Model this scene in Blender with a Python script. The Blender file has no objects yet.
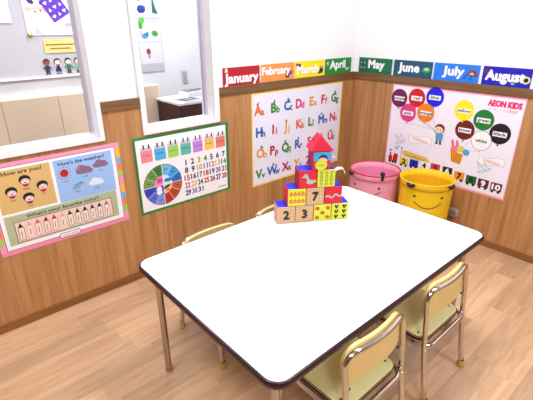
import bpy, bmesh, math, random
from mathutils import Vector, Matrix
random.seed(7)
SC = bpy.context.scene
COL = SC.collection
PI = math.pi

# ------------------------------------------------------------------ materials
def _new(name):
    m = bpy.data.materials.new(name); m.use_nodes = True
    nt = m.node_tree; b = nt.nodes['Principled BSDF']
    return m, nt, b

def lin(h):
    h = h.lstrip('#'); out = []
    for i in (0, 2, 4):
        c = int(h[i:i+2], 16)/255
        out.append(c/12.92 if c <= .04045 else ((c+.055)/1.055)**2.4)
    return (*out, 1)

_cache = {}
def pm(hexcol, rough=.45, metal=0.0, coat=0.0, bump=0.0, bscale=200):
    """a plain material with a faint procedural tone variation"""
    k = (hexcol, rough, metal, coat, bump, bscale)
    if k in _cache: return _cache[k]
    m, nt, b = _new('surface_'+hexcol.lstrip('#'))
    tc = nt.nodes.new('ShaderNodeTexCoord')
    n = nt.nodes.new('ShaderNodeTexNoise'); n.inputs['Scale'].default_value = bscale if bump else 6
    nt.links.new(tc.outputs['Object'], n.inputs['Vector'])
    mx = nt.nodes.new('ShaderNodeMix'); mx.data_type = 'RGBA'
    c = lin(hexcol)
    mx.inputs['A'].default_value = tuple(x*.95 for x in c[:3])+(1,)
    mx.inputs['B'].default_value = tuple(min(1, x*1.05) for x in c[:3])+(1,)
    nt.links.new(n.outputs['Fac'], mx.inputs['Factor'])
    nt.links.new(mx.outputs['Result'], b.inputs['Base Color'])
    b.inputs['Roughness'].default_value = rough
    b.inputs['Metallic'].default_value = metal
    b.inputs['Coat Weight'].default_value = coat
    if bump:
        bp = nt.nodes.new('ShaderNodeBump'); bp.inputs['Strength'].default_value = bump
        bp.inputs['Distance'].default_value = .002
        nt.links.new(n.outputs['Fac'], bp.inputs['Height']); nt.links.new(bp.outputs['Normal'], b.inputs['Normal'])
    _cache[k] = m
    return m

def wood(name, dark, light, sx, sy, sz, rough=.4, strip=None, tone=.12):
    """veneer with grain stretched along the axis that has the small scale"""
    m, nt, b = _new(name)
    tc = nt.nodes.new('ShaderNodeTexCoord')
    mp = nt.nodes.new('ShaderNodeMapping'); mp.inputs['Scale'].default_value = (sx, sy, sz)
    nt.links.new(tc.outputs['Object'], mp.inputs['Vector'])
    n = nt.nodes.new('ShaderNodeTexNoise'); n.inputs['Scale'].default_value = 1
    n.inputs['Detail'].default_value = 6; n.inputs['Roughness'].default_value = .6
    n.inputs['Distortion'].default_value = .6
    nt.links.new(mp.outputs[0], n.inputs['Vector'])
    r = nt.nodes.new('ShaderNodeValToRGB')
    r.color_ramp.elements[0].position = .32; r.color_ramp.elements[0].color = lin(dark)
    r.color_ramp.elements[1].position = .68; r.color_ramp.elements[1].color = lin(light)
    nt.links.new(n.outputs['Fac'], r.inputs[0])
    last = r.outputs[0]
    if strip:                       # veneer strips of slightly different tone
        sp = nt.nodes.new('ShaderNodeSeparateXYZ'); nt.links.new(tc.outputs['Object'], sp.inputs[0])
        ad = nt.nodes.new('ShaderNodeMath'); ad.operation = 'ADD'
        nt.links.new(sp.outputs['X'], ad.inputs[0]); nt.links.new(sp.outputs['Y'], ad.inputs[1])
        dv = nt.nodes.new('ShaderNodeMath'); dv.operation = 'DIVIDE'; dv.inputs[1].default_value = strip
        nt.links.new(ad.outputs[0], dv.inputs[0])
        fl = nt.nodes.new('ShaderNodeMath'); fl.operation = 'FLOOR'; nt.links.new(dv.outputs[0], fl.inputs[0])
        wn = nt.nodes.new('ShaderNodeTexWhiteNoise'); wn.noise_dimensions = '1D'
        nt.links.new(fl.outputs[0], wn.inputs['W'])
        mr = nt.nodes.new('ShaderNodeMapRange'); mr.inputs['To Min'].default_value = 1-tone; mr.inputs['To Max'].default_value = 1+tone
        nt.links.new(wn.outputs['Value'], mr.inputs['Value'])
        hv = nt.nodes.new('ShaderNodeHueSaturation'); nt.links.new(last, hv.inputs['Color'])
        nt.links.new(mr.outputs[0], hv.inputs['Value']); last = hv.outputs[0]
    nt.links.new(last, b.inputs['Base Color'])
    b.inputs['Roughness'].default_value = rough
    return m

def floor_material():
    m, nt, b = _new('oak_floor_planks')
    N = nt.nodes.new; L = nt.links.new
    tc = N('ShaderNodeTexCoord'); sp = N('ShaderNodeSeparateXYZ'); L(tc.outputs['Object'], sp.inputs[0])
    def M(op, a, bb=None):
        n = N('ShaderNodeMath'); n.operation = op
        for i, v in enumerate((a, bb)):
            if v is None: continue
            if isinstance(v, (int, float)): n.inputs[i].default_value = v
            else: L(v, n.inputs[i])
        return n.outputs[0]
    W, LEN = .1, .52
    yy = M('DIVIDE', M('ADD', sp.outputs['Y'], .018), W)
    row = M('FLOOR', yy)
    w1 = N('ShaderNodeTexWhiteNoise'); w1.noise_dimensions = '1D'; L(row, w1.inputs['W'])
    xx = M('ADD', M('DIVIDE', sp.outputs['X'], LEN), M('MULTIPLY', w1.outputs['Value'], 3.7))
    colm = M('FLOOR', xx)
    cb = N('ShaderNodeCombineXYZ'); L(row, cb.inputs[0]); L(colm, cb.inputs[1])
    w2 = N('ShaderNodeTexWhiteNoise'); w2.noise_dimensions = '2D'; L(cb.outputs[0], w2.inputs['Vector'])
    # grain along x, shifted per plank
    gx = M('MULTIPLY', sp.outputs['X'], 3.0); gy = M('MULTIPLY', sp.outputs['Y'], 30.0)
    gz = M('MULTIPLY', w2.outputs['Value'], 40.0)
    gc = N('ShaderNodeCombineXYZ'); L(gx, gc.inputs[0]); L(gy, gc.inputs[1]); L(gz, gc.inputs[2])
    gn = N('ShaderNodeTexNoise'); gn.inputs['Scale'].default_value = 1; gn.inputs['Detail'].default_value = 5
    gn.inputs['Distortion'].default_value = 1.2; L(gc.outputs[0], gn.inputs['Vector'])
    r = N('ShaderNodeValToRGB'); L(gn.outputs['Fac'], r.inputs[0])
    r.color_ramp.elements[0].position = .3; r.color_ramp.elements[0].color = lin(FLOOR_D)
    r.color_ramp.elements[1].position = .7; r.color_ramp.elements[1].color = lin(FLOOR_L)
    mr = N('ShaderNodeMapRange'); mr.inputs['To Min'].default_value = .78; mr.inputs['To Max'].default_value = 1.14
    L(w2.outputs['Value'], mr.inputs['Value'])
    hv = N('ShaderNodeHueSaturation'); L(r.outputs[0], hv.inputs['Color']); L(mr.outputs[0], hv.inputs['Value'])
    # joints
    fy = M('FRACT', yy); fx = M('FRACT', xx)
    jy = M('LESS_THAN', fy, .022); jx = M('LESS_THAN', fx, .004)
    j = M('MULTIPLY', M('MAXIMUM', jy, jx), .14)
    mx = N('ShaderNodeMix'); mx.data_type = 'RGBA'; L(j, mx.inputs['Factor']); L(hv.outputs[0], mx.inputs['A'])
    mx.inputs['B'].default_value = lin('#7a5030')
    L(mx.outputs['Result'], b.inputs['Base Color'])
    b.inputs['Roughness'].default_value = .32
    b.inputs['Coat Weight'].default_value = .15; b.inputs['Coat Roughness'].default_value = .2
    return m

FLOOR_D, FLOOR_L = '#bc936e', '#d3ad8b'
M_FLOOR = floor_material()
M_WAIN = wood('oak_veneer_wall_panel', '#9e6c3c', '#c69160', 30, 30, 1.5, .38, strip=.302, tone=.05)
M_CAP = wood('dark_oak_rail', '#684828', '#826040', 3, 3, 60, .4)
M_BASE = wood('brown_baseboard', '#7c4c20', '#94602e', 3, 3, 60, .4)
M_WALL = pm('#f2f1f4', .8, bump=.15, bscale=300)
M_WALL2 = pm('#eeeef3', .8)
M_FARWALL = pm('#8f8274', .8)
M_CEIL = pm('#f0f0f0', .9)
M_FRAME = pm('#f0edf0', .35)
M_ALU = pm('#bdb9cc', .4)
M_CHROME = pm('#d2ccc4', .10, metal=1.0)
M_CHROME2 = pm('#b8aca4', .2, metal=1.0)
M_WHITE_TOP = pm('#f7f6f5', .3)
M_MAROON = pm('#2a0c16', .28)
M_DARKWOOD = pm('#4a2a22', .5)
M_SEAT = pm('#e4dda2', .34)
M_SEATEDGE = pm('#3a1c14', .5)
M_BACK = pm('#e0c482', .38)
M_CAPY = pm('#cdb65c', .5)
M_BLACK = pm('#141414', .5)
def glass():
    m, nt, b = _new('clear_window_glass'); nt.nodes.remove(b)
    o = nt.nodes['Material Output']
    t = nt.nodes.new('ShaderNodeBsdfTransparent'); g = nt.nodes.new('ShaderNodeBsdfGlossy')
    g.inputs['Roughness'].default_value = .01
    f = nt.nodes.new('ShaderNodeFresnel'); f.inputs['IOR'].default_value = 1.25
    mx = nt.nodes.new('ShaderNodeMixShader')
    nt.links.new(f.outputs[0], mx.inputs[0]); nt.links.new(t.outputs[0], mx.inputs[1]); nt.links.new(g.outputs[0], mx.inputs[2])
    nt.links.new(mx.outputs[0], o.inputs['Surface'])
    return m
M_GLASS = glass()
def emit(c, s):
    m, nt, b = _new('lamp_diffuser')
    b.inputs['Base Color'].default_value = c; b.inputs['Emission Color'].default_value = c
    b.inputs['Emission Strength'].default_value = s
    return m

# ------------------------------------------------------------------ mesh builder
class MB:
    def __init__(s): s.v = []; s.f = []; s.m = []; s.sm = []; s.mats = []
    def _mi(s, mat):
        if mat not in s.mats: s.mats.append(mat)
        return s.mats.index(mat)
    def add(s, vs, fs, mat, smooth=False):
        o = len(s.v); s.v += [tuple(v) for v in vs]; mi = s._mi(mat)
        for f in fs: s.f.append([i+o for i in f]); s.m.append(mi); s.sm.append(smooth)
        return s
    def box(s, a, b, mat):
        x0, y0, z0 = a; x1, y1, z1 = b
        vs = [(x0,y0,z0),(x1,y0,z0),(x1,y1,z0),(x0,y1,z0),(x0,y0,z1),(x1,y0,z1),(x1,y1,z1),(x0,y1,z1)]
        return s.add(vs, [(0,3,2,1),(4,5,6,7),(0,1,5,4),(1,2,6,5),(2,3,7,6),(3,0,4,7)], mat)
    def tube(s, pts, r, mat, seg=12, closed=False, caps=True):
        P = [Vector(p) for p in pts]; n = len(P); rings = []
        rr = r if isinstance(r, (list, tuple)) else [r]*n
        up = None
        for i in range(n):
            if closed: t = (P[(i+1) % n]-P[i-1])
            else: t = P[min(i+1, n-1)]-P[max(i-1, 0)]
            t.normalize()
            if up is None:
                up = Vector((0,0,1)) if abs(t.z) < .9 else Vector((1,0,0))
            up = (up - t*up.dot(t)).normalized(); w = t.cross(up)
            rings.append([P[i]+(up*math.cos(2*PI*k/seg)+w*math.sin(2*PI*k/seg))*rr[i] for k in range(seg)])
        vs = [v for R in rings for v in R]; fs = []
        for i in range(n if closed else n-1):
            a = i*seg; b = ((i+1) % n)*seg
            for k in range(seg):
                k2 = (k+1) % seg; fs.append((a+k, b+k, b+k2, a+k2))
        s.add(vs, fs, mat, True)
        if not closed and caps:
            s.add(rings[0], [tuple(range(seg))], mat); s.add(rings[-1], [tuple(reversed(range(seg)))], mat)
        return s
    def lathe(s, prof, mat, c=(0,0,0), seg=24, smooth=True):
        vs = []; fs = []; n = len(prof)
        for k in range(seg):
            a = 2*PI*k/seg
            for r, z in prof: vs.append((c[0]+r*math.cos(a), c[1]+r*math.sin(a), c[2]+z))
        for k in range(seg):
            k2 = (k+1) % seg
            for i in range(n-1):
                fs.append((k*n+i, k2*n+i, k2*n+i+1, k*n+i+1))
        return s.add(vs, fs, mat, smooth)
    def prism(s, poly, z0, z1, mat, side=None):
        n = len(poly)
        vs = [(x,y,z0) for x,y in poly]+[(x,y,z1) for x,y in poly]
        s.add(vs, [tuple(reversed(range(n))), tuple(range(n, 2*n))], mat)
        s.add(vs, [(i, (i+1) % n, n+(i+1) % n, n+i) for i in range(n)], side or mat, False)
        return s
    def build(s, name, parent=None, bevel=0, seg=2, loc=None, autosmooth=False):
        me = bpy.data.meshes.new(name); me.from_pydata(s.v, [], s.f)
        for m in s.mats: me.materials.append(m)
        for i, p in enumerate(me.polygons): p.material_index = s.m[i]; p.use_smooth = s.sm[i]
        if bevel:
            bm = bmesh.new(); bm.from_mesh(me); bmesh.ops.remove_doubles(bm, verts=bm.verts, dist=1e-5)
            es = [e for e in bm.edges if len(e.link_faces) == 2 and e.calc_face_angle(0) > .6]
            bmesh.ops.bevel(bm, geom=es, offset=bevel, segments=seg, affect='EDGES', profile=.5, clamp_overlap=True)
            bm.to_mesh(me); bm.free()
        me.update()
        o = bpy.data.objects.new(name, me); COL.objects.link(o)
        if parent: o.parent = parent
        if loc: o.location = loc
        return o

def fillet(pts, r, n=6):
    P = [Vector(p) for p in pts]; out = [P[0]]
    for i in range(1, len(P)-1):
        a = (P[i-1]-P[i]); b = (P[i+1]-P[i]); d = min(r, a.length*.49, b.length*.49)
        A = P[i]+a.normalized()*d; B = P[i]+b.normalized()*d
        for k in range(n+1):
            t = k/n; out.append(A*(1-t)**2+P[i]*2*t*(1-t)+B*t*t)
    out.append(P[-1]); return out

def rrect(x0, y0, x1, y1, r, n=6):
    out = []
    for cx, cy, a0 in ((x1-r, y0+r, -PI/2), (x1-r, y1-r, 0), (x0+r, y1-r, PI/2), (x0+r, y0+r, PI)):
        for k in range(n+1):
            a = a0+PI/2*k/n; out.append((cx+r*math.cos(a), cy+r*math.sin(a)))
    return out

def thing(name, label, cat, loc=(0,0,0), rz=0, group=None):
    o = bpy.data.objects.new(name, None); COL.objects.link(o); o.empty_display_size = .05
    o.location = loc; o.rotation_euler = (0,0,rz); o['label'] = label; o['category'] = cat
    if group: o['group'] = group
    return o
def tag(o, label, cat, group=None):
    o['label'] = label; o['category'] = cat
    if group: o['group'] = group
    return o
def struct(o): o['kind'] = 'structure'; return o
def sempty(name, loc=(0,0,0)):
    o = bpy.data.objects.new(name, None); COL.objects.link(o); o.location = loc; o.empty_display_size = .05
    return struct(o)
def copy_tree(o, parent=None):
    c = o.copy(); COL.objects.link(c)
    if parent: c.parent = parent
    for ch in list(o.children): copy_tree(ch, c)
    return c

# ------------------------------------------------------------------ flat print
_tx = {}
def text_mesh(s):
    k = s
    if k in _tx: return _tx[k]
    c = bpy.data.curves.new('lettering', 'FONT'); c.body = s; c.size = 1; c.resolution_u = 2; c.fill_mode = 'FRONT'
    o = bpy.data.objects.new('lettering', c); COL.objects.link(o)
    bpy.context.view_layer.update()
    me = o.to_mesh()
    vs = [(v.co.x, v.co.y) for v in me.vertices]; fs = [tuple(p.vertices) for p in me.polygons]
    o.to_mesh_clear(); bpy.data.objects.remove(o); bpy.data.curves.remove(c)
    if not vs: vs = [(0,0),(1,0),(0,1)]; fs = [(0,1,2)]
    _tx[k] = (vs, fs); return _tx[k]

class Print:
    """flat printed shapes on a plane: u to the right, v up, raised by d along the normal"""
    def __init__(s, o, U, V, parent):
        s.o = Vector(o); s.U = Vector(U); s.V = Vector(V); s.N = s.U.cross(s.V); s.parent = parent; s.mb = MB(); s.step = .00035; s.k = 0
    def P(s, u, v, d): return s.o+s.U*u+s.V*v+s.N*(d*s.step)
    def poly(s, pts, mat, d=1):
        s.k = (s.k+1) % 24; d += s.k*.035
        s.mb.add([s.P(u, v, d) for u, v in pts], [tuple(range(len(pts)))], mat); return s
    def rect(s, u0, v0, u1, v1, mat, d=1, ang=0):
        return s.poly(rot([(u0,v0),(u1,v0),(u1,v1),(u0,v1)], ((u0+u1)/2, (v0+v1)/2), ang), mat, d)
    def rr(s, u0, v0, u1, v1, r, mat, d=1): return s.poly(rrect(u0, v0, u1, v1, r, 4), mat, d)
    def ell(s, cu, cv, ru, rv, mat, d=1, n=20, a0=0, a1=360, ang=0):
        full = (a1-a0) >= 360
        pts = [] if full else [(cu, cv)]
        m = n if full else n+1
        for k in range(m):
            a = math.radians(a0+(a1-a0)*k/n); pts.append((cu+ru*math.cos(a), cv+rv*math.sin(a)))
        return s.poly(rot(pts, (cu, cv), ang), mat, d)
    def ring(s, cu, cv, r0, r1, mat, d=1, n=24, a0=0, a1=360):
        vs = []; fs = []
        for k in range(n+1):
            a = math.radians(a0+(a1-a0)*k/n)
            vs += [s.P(cu+r0*math.cos(a), cv+r0*math.sin(a), d), s.P(cu+r1*math.cos(a), cv+r1*math.sin(a), d)]
            if k < n: fs.append((2*k, 2*k+1, 2*k+3, 2*k+2))
        s.mb.add(vs, fs, mat); return s
    def frame(s, u0, v0, u1, v1, w, mat, d=1):
        s.rect(u0, v0, u1, v0+w, mat, d); s.rect(u0, v1-w, u1, v1, mat, d)
        s.rect(u0, v0+w, u0+w, v1-w, mat, d); s.rect(u1-w, v0+w, u1, v1-w, mat, d); return s
    def line(s, pts, w, mat, d=2):
        for (a, b), (c, e) in zip(pts[:-1], pts[1:]):
            l = math.hypot(c-a, e-b) or 1; nx, ny = -(e-b)/l*w/2, (c-a)/l*w/2
            s.poly([(a-nx,b-ny),(c-nx,e-ny),(c+nx,e+ny),(a+nx,b+ny)], mat, d)
        return s
    def text(s, t, u, v, h, mat, d=3, width=None, align='l', bold=0.0, ang=0):
        vs, fs = text_mesh(t)
        x0 = min(a for a, _ in vs); x1 = max(a for a, _ in vs); k = h/.69
        kx = width/(x1-x0) if width else k
        w = (x1-x0)*kx; off = {'l': 0, 'c': -w/2, 'r': -w}[align]
        pts = rot([(u+off+(a-x0)*kx, v+b*k) for a, b in vs], (u, v), ang)
        offs = [(0, 0)]
        if bold:
            e = bold*h*.55; offs = [(0, 0), (e, 0), (-e, 0), (0, e), (0, -e), (e*.7, e*.7), (-e*.7, e*.7), (e*.7, -e*.7), (-e*.7, -e*.7)]
            if h < .012: offs = [(0, 0), (e, 0), (-e, 0)]
        for i, (ox, oy) in enumerate(offs): s.mb.add([s.P(a+ox, b+oy, d+i*.04) for a, b in pts], fs, mat)
        return s
    def done(s, name):
        o = s.mb.build(name, s.parent); s.mb = MB(); return o
def rot(pts, c, ang):
    if not ang: return pts
    a = math.radians(ang); ca, sa = math.cos(a), math.sin(a)
    return [(c[0]+(x-c[0])*ca-(y-c[1])*sa, c[1]+(x-c[0])*sa+(y-c[1])*ca) for x, y in pts]

def q(h): return pm(h, .42)
K = q('#161214'); WH = q('#f6f4f8')

# ------------------------------------------------------------------ room shell
XL, YF, HC, TW = -6.0, -5.6, 2.45, .12
W1 = (-3.10, -1.933, .838, 1.98)      # window openings x0 x1 z0 z1
W2 = (-1.686, -1.272, .832, 1.98)
A1 = (-3.13, -1.9126, .8198, 2.01)    # outer edges of the casings
A2 = (-1.7124, -1.240, .8102, 2.01)
struct(MB().box((XL-.1, YF-.1, -.08), (.1, 3.0, 0), M_FLOOR).build('floor'))
struct(MB().box((XL-.1, YF-.1, HC), (.1, 3.0, HC+.08), M_CEIL).build('ceiling'))
w = MB(); y0, y1 = .004, TW
w.box((XL, y0, 0), (0.1, y1, W2[2]), M_WALL)
w.box((XL, y0, W2[2]), (W1[0], y1, HC), M_WALL); w.box((W1[1], y0, W2[2]), (W2[0], y1, HC), M_WALL)
w.box((W2[1], y0, W2[2]), (0.1, y1, HC), M_WALL)
w.box((W1[0], y0, W2[2]), (W1[1], y1, W1[2]), M_WALL)
w.box((W1[0], y0, W1[3]), (W1[1], y1, HC), M_WALL); w.box((W2[0], y0, W2[3]), (W2[1], y1, HC), M_WALL)
struct(w.build('wall_left'))
struct(MB().box((.004, YF, 0), (.1, .004, HC), M_WALL).build('wall_right'))
struct(MB().box((XL, YF-.1, 0), (.1, YF, HC), M_FARWALL).build('wall_front'))
struct(MB().box((XL-.1, YF, 0), (XL, 3.0, HC), M_FARWALL).build('wall_side'))
struct(MB().box((XL, 1.2, 0), (.1, 1.3, HC), M_WALL2).build('wall_back'))
struct(MB().box((.004, TW, 0), (.1, 1.2, HC), M_WALL2).build('wall_end'))
# wood wainscot
w = MB(); e = .0002
w.box((XL, 0, 0), (0.004, .004-e, A2[2]), M_WAIN)
w.box((XL, 0, A2[2]), (A1[0], .004-e, .954), M_WAIN)
w.box((A1[0], 0, A2[2]), (A1[1], .004-e, A1[2]), M_WAIN)
w.box((A1[1], 0, A2[2]), (A2[0], .004-e, .954), M_WAIN)
w.box((A2[1], 0, A2[2]), (0.004, .004-e, .954), M_WAIN)
struct(w.build('trim_1'))
struct(MB().box((0, YF, 0), (.004-e, 0, .954), M_WAIN).build('trim_2'))
w = MB()
for a, b in ((XL, A1[0]), (A1[1], A2[0]), (A2[1], 0)): w.box((a, -.010, .954), (b, .004-e, 1.0), M_CAP)
struct(w.build('trim_3', bevel=.002))
struct(MB().box((-.010, YF, .954), (.004-e, -.010, 1.0), M_CAP).build('trim_4', bevel=.002))
struct(MB().box((XL, -.007, 0), (0, 0, .0455), M_BASE).build('baseboard_left', bevel=.002))
struct(MB().box((-.007, YF, 0), (0, -.007, .0455), M_BASE).build('baseboard_right', bevel=.002))

def window(name, O, A):
    t = sempty(name, ((O[0]+O[1])/2, 0, O[2])); cx, cz = t.location.x, t.location.z
    def bx(mb, a, b, m): mb.box((a[0]-cx, a[1], a[2]-cz), (b[0]-cx, b[1], b[2]-cz), m)
    c = MB(); f = -.012
    bx(c, (A[0], f, A[2]), (A[1], .004, O[2]), M_FRAME); bx(c, (A[0], f, O[3]), (A[1], .004, A[3]), M_FRAME)
    bx(c, (A[0], f, O[2]), (O[0], .004, O[3]), M_FRAME); bx(c, (O[1], f, O[2]), (A[1], .004, O[3]), M_FRAME)
    c.build('window_casing', t, bevel=.0015)
    c = MB(); bx(c, (O[0], .004, O[2]), (O[1], TW, O[2]+.004), M_FRAME); c.build('window_sill', t)
    c = MB(); a, b, g = .062, .088, .013
    bx(c, (O[0], a, O[2]+.004), (O[1], b, O[2]+.012), M_FRAME); bx(c, (O[0], a, O[3]-g), (O[1], b, O[3]), M_ALU)
    bx(c, (O[0], a, O[2]+.012), (O[0]+.006, b, O[3]-g), M_ALU); bx(c, (O[1]-g, a, O[2]+.012), (O[1], b, O[3]-g), M_ALU)
    c.build('window_frame', t)
    c = MB(); bx(c, (O[0]+.004, .073, O[2]+.01), (O[1]-g+.002, .077, O[3]-.01), M_GLASS); c.build('window_pane', t)
window('window_1', W1, A1); window('window_2', W2, A2)

# ------------------------------------------------------------------ ceiling lights
M_LAMP = emit((.93, .965, 1.0, 1), 3.0)
def ceiling_light(x, y, sx, sy, power, label):
    t = thing('ceiling_light', label, 'ceiling light', (x, y, HC), 0, 'flat ceiling panel lights')
    c = MB(); w_ = .02
    c.box((-sx/2-w_, -sy/2-w_, -.03), (sx/2+w_, -sy/2, 0), M_FRAME); c.box((-sx/2-w_, sy/2, -.03), (sx/2+w_, sy/2+w_, 0), M_FRAME)
    c.box((-sx/2-w_, -sy/2, -.03), (-sx/2, sy/2, 0), M_FRAME); c.box((sx/2, -sy/2, -.03), (sx/2+w_, sy/2, 0), M_FRAME)
    c.build('frame', t)
    MB().box((-sx/2, -sy/2, -.02), (sx/2, sy/2, -.002), M_LAMP).build('diffuser', t)
    l = bpy.data.lights.new('ceiling_lamp', 'AREA'); l.shape = 'RECTANGLE'; l.size = sx; l.size_y = sy; l.energy = power
    l.color = (.93, .965, 1.0)
    o = bpy.data.objects.new('ceiling_lamp', l); COL.objects.link(o); o.parent = t; o.location = (0, 0, -.032)
for x, y, e_, s_ in ((-1.15, -1.0, 42, 'over the corner with the baskets'), (-3.0, -1.0, 42, 'over the larger window'),
                     (-1.15, -3.0, 42, 'over the far end of the right wall'), (-3.0, -3.0, 42, 'behind the camera')):
    ceiling_light(x, y, .6, .6, e_, 'square white ceiling panel light '+s_)
for x, s_ in ((-3.0, 'beyond the larger window'), (-1.3, 'beyond the smaller window')):
    ceiling_light(x, .62, .6, .3, 31, 'oblong white ceiling light in the room '+s_)

# ------------------------------------------------------------------ table
TX0, TX1, TY0, TY1, TH = -2.108, -.897, -1.434, -.656, .52
tcx, tcy = (TX0+TX1)/2, (TY0+TY1)/2
tb = thing('table', 'low white rectangular table with dark maroon edge and chrome legs', 'table', (tcx, tcy, 0))
hx, hy = (TX1-TX0)/2, (TY1-TY0)/2
MB().prism(rrect(-hx+.006, -hy+.006, hx-.006, hy-.006, .045, 8), TH-.022, TH, M_WHITE_TOP).build('tabletop', tb)
ed = MB(); prof = [(0, -.0235), (.005, -.024), (.008, -.019), (.009, -.011), (.0075, -.003), (.004, .0006), (0, .0004)]
n = 8; outer = rrect(-hx+.006, -hy+.006, hx-.006, hy-.006, .045, n); nn = len(outer)
vs = []
for i, (x, y) in enumerate(outer):
    cnr = i//(n+1); a = [-PI/2, 0, PI/2, PI][cnr]+PI/2*(i % (n+1))/n
    for d_, z in prof: vs.append((x+d_*math.cos(a), y+d_*math.sin(a), TH+z))
np_ = len(prof); fs = []
for i in range(nn):
    j = (i+1) % nn
    for k in range(np_-1): fs.append((i*np_+k, j*np_+k, j*np_+k+1, i*np_+k+1))
ed.add(vs, fs, M_MAROON, True); ed.build('edge_trim', tb)
ap = MB()
for a, b in (((-hx+.07, -hy+.055), (hx-.07, -hy+.075)), ((-hx+.07, hy-.075), (hx-.07, hy-.055))):
    ap.box((a[0], a[1], TH-.05), (b[0], b[1], TH-.022), M_DARKWOOD)
for x in (-hx+.055, hx-.075): ap.box((x, -hy+.055, TH-.05), (x+.02, hy-.055, TH-.022), M_DARKWOOD)
ap.build('under_frame', tb)
for sx in (-1, 1):
    for sy in (-1, 1):
        x, y = sx*(hx-.055), sy*(hy-.062)
        lg = MB().tube([(x, y, .02), (x, y, TH-.03)], .0130, M_CHROME2, 16).build('leg', tb)
        MB().lathe([(0, 0), (.013, 0), (.0165, .004), (.0165, .014), (.012, .018), (.011, .024)], M_CHROME, (x, y, 0), 16).build('glide', lg)
        MB().lathe([(.0148, -.05), (.019, -.045), (.022, -.012), (.032, -.003), (.032, 0)], M_CHROME2, (x, y, TH-.022), 16).build('bracket', lg)

# ------------------------------------------------------------------ chairs
def back_y(x, h=.15): return -.022*(1-(x/h)**2)
def make_chair():
    t = thing('child_chair', '', 'chair')
    # seat
    seat = MB(); z0 = .262
    seat.prism(rrect(-.142, -.128, .142, .165, .045, 6), z0-.006, z0+.007, M_SEATEDGE)
    seat.prism(rrect(-.143, -.129, .143, .166, .045, 6), z0+.007, z0+.014, M_SEAT)
    st = seat.build('seat', t, bevel=.0025)
    for sx in (-1, 1): MB().lathe([(.0045, 0), (.004, .0015), (0, .002)], M_BLACK, (sx*.118, -.09, z0+.0139), 10).build('screw', st)
    # seat frame: closed loop of chrome tube
    lp = [(x, y, .250) for x, y in rrect(-.150, -.146, .150, .150, .05, 7)]
    MB().tube(lp, .009, M_CHROME, 12, closed=True).build('seat_frame', t)
    # legs
    for sx in (-1, 1):
        lg = MB().tube([(sx*.150, -.172, .012), (sx*.149, -.136, .245)], .0105, M_CHROME, 14).build('leg', t)
        MB().lathe([(0,0),(.0135,0),(.0155,.004),(.0155,.012),(.0125,.016),(.0145,.020),(.0145,.026),(.012,.030)], M_CAPY, (sx*.150, -.173, 0), 16).build('foot_cap', lg)
        pts = fillet([(sx*.148, .06, .250), (sx*.148, .128, .250), (sx*.152, .160, .012)], .045)
        lg = MB().tube(pts, .0105, M_CHROME, 14).build('leg', t)
        MB().lathe([(0,0),(.0135,0),(.0155,.004),(.0155,.012),(.0125,.016),(.0145,.020),(.0145,.026),(.012,.030)], M_CAPY, (sx*.152, .160, 0), 16).build('foot_cap', lg)
    # back frame: posts and curved top rail in one tube
    yb, zt = -.112, .483
    pts = [Vector((-.149, -.136, .24)), Vector((-.149, -.124, .37))]
    r = .048
    def yy(z): return -.136+(z-.24)*(.136+yb)/(zt-.24)
    for k in range(9):
        a = PI-PI/2*k/8; x = -.149+r+r*math.cos(a); z = zt-r+r*math.sin(a)
        pts.append(Vector((x, yy(z)+back_y(x)*((z-zt+r)/r), z)))
    for k in range(1, 12):
        x = -.101+.202*k/12; pts.append(Vector((x, yb+back_y(x), zt)))
    pts += [Vector((-p.x, p.y, p.z)) for p in reversed(pts[:11])]
    MB().tube(pts, .0093, M_CHROME, 14).build('back_frame', t)
    # backrest panel: bent ply in front of the tube
    nx, nz, th = 16, 8, .012
    b = MB(); zb, zp = .370, .4955; hw = .146
    def width(z):
        if z > zp-.05: d = z-(zp-.05); return hw-.05+math.sqrt(max(0, .05**2-d*d))
        if z < zb+.03: d = (zb+.03)-z; return hw-.03+math.sqrt(max(0, .03**2-d*d))
        return hw
    zs = [zb+(zp-zb)*k/nz for k in range(nz+1)]
    zs = sorted(set([zb, zb+.004, zb+.012, zb+.022, zb+.03, .39, .41, zp-.05, zp-.035, zp-.02, zp-.01, zp-.004, zp]))
    for side in (0, 1):
        vs = []
        for z in zs:
            for k in range(nx+1):
                x = (-1+2*k/nx)*width(z)
                vs.append((x, yy(z)+back_y(x)+.0095+side*th, z))
        fs = []
        for i in range(len(zs)-1):
            for k in range(nx):
                a = i*(nx+1)+k; f = (a, a+1, a+nx+2, a+nx+1)
                fs.append(f if side == 0 else tuple(reversed(f)))
        b.add(vs, fs, M_BACK, True)
    m = len(zs)*(nx+1)
    loop = [k for k in range(nx+1)]+[i*(nx+1)+nx for i in range(1, len(zs))]+[(len(zs)-1)*(nx+1)+k for k in range(nx-1, -1, -1)]+[i*(nx+1) for i in range(len(zs)-2, 0, -1)]
    allv = b.v[:]
    b.add(allv, [(loop[(i+1) % len(loop)], loop[i], loop[i]+m, loop[(i+1) % len(loop)]+m) for i in range(len(loop))], M_BACK)
    br = b.build('backrest', t)
    for sx in (-1, 1):
        c = Vector((sx*.128, yy(.352)+back_y(.128)+.011, .352))
        MB().tube([c+Vector((0, -.004, 0)), c], .0045, M_BLACK, 10).build('bolt', br)
    return t
ch = make_chair()
GR = 'yellow children chairs around the white table'
spots = [(-1.263, -1.340, 0, 'pale yellow chrome child chair on the right side, nearer the far table end'),
         (-1.713, -1.340, 0, 'pale yellow chrome child chair nearest the camera, its back partly cut off below'),
         (-1.722, -.694, PI, 'yellow child chair behind the table, nearer the green calendar'),
         (-1.312, -.694, PI, 'yellow child chair behind the table, its back showing left of the toy blocks')]
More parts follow.
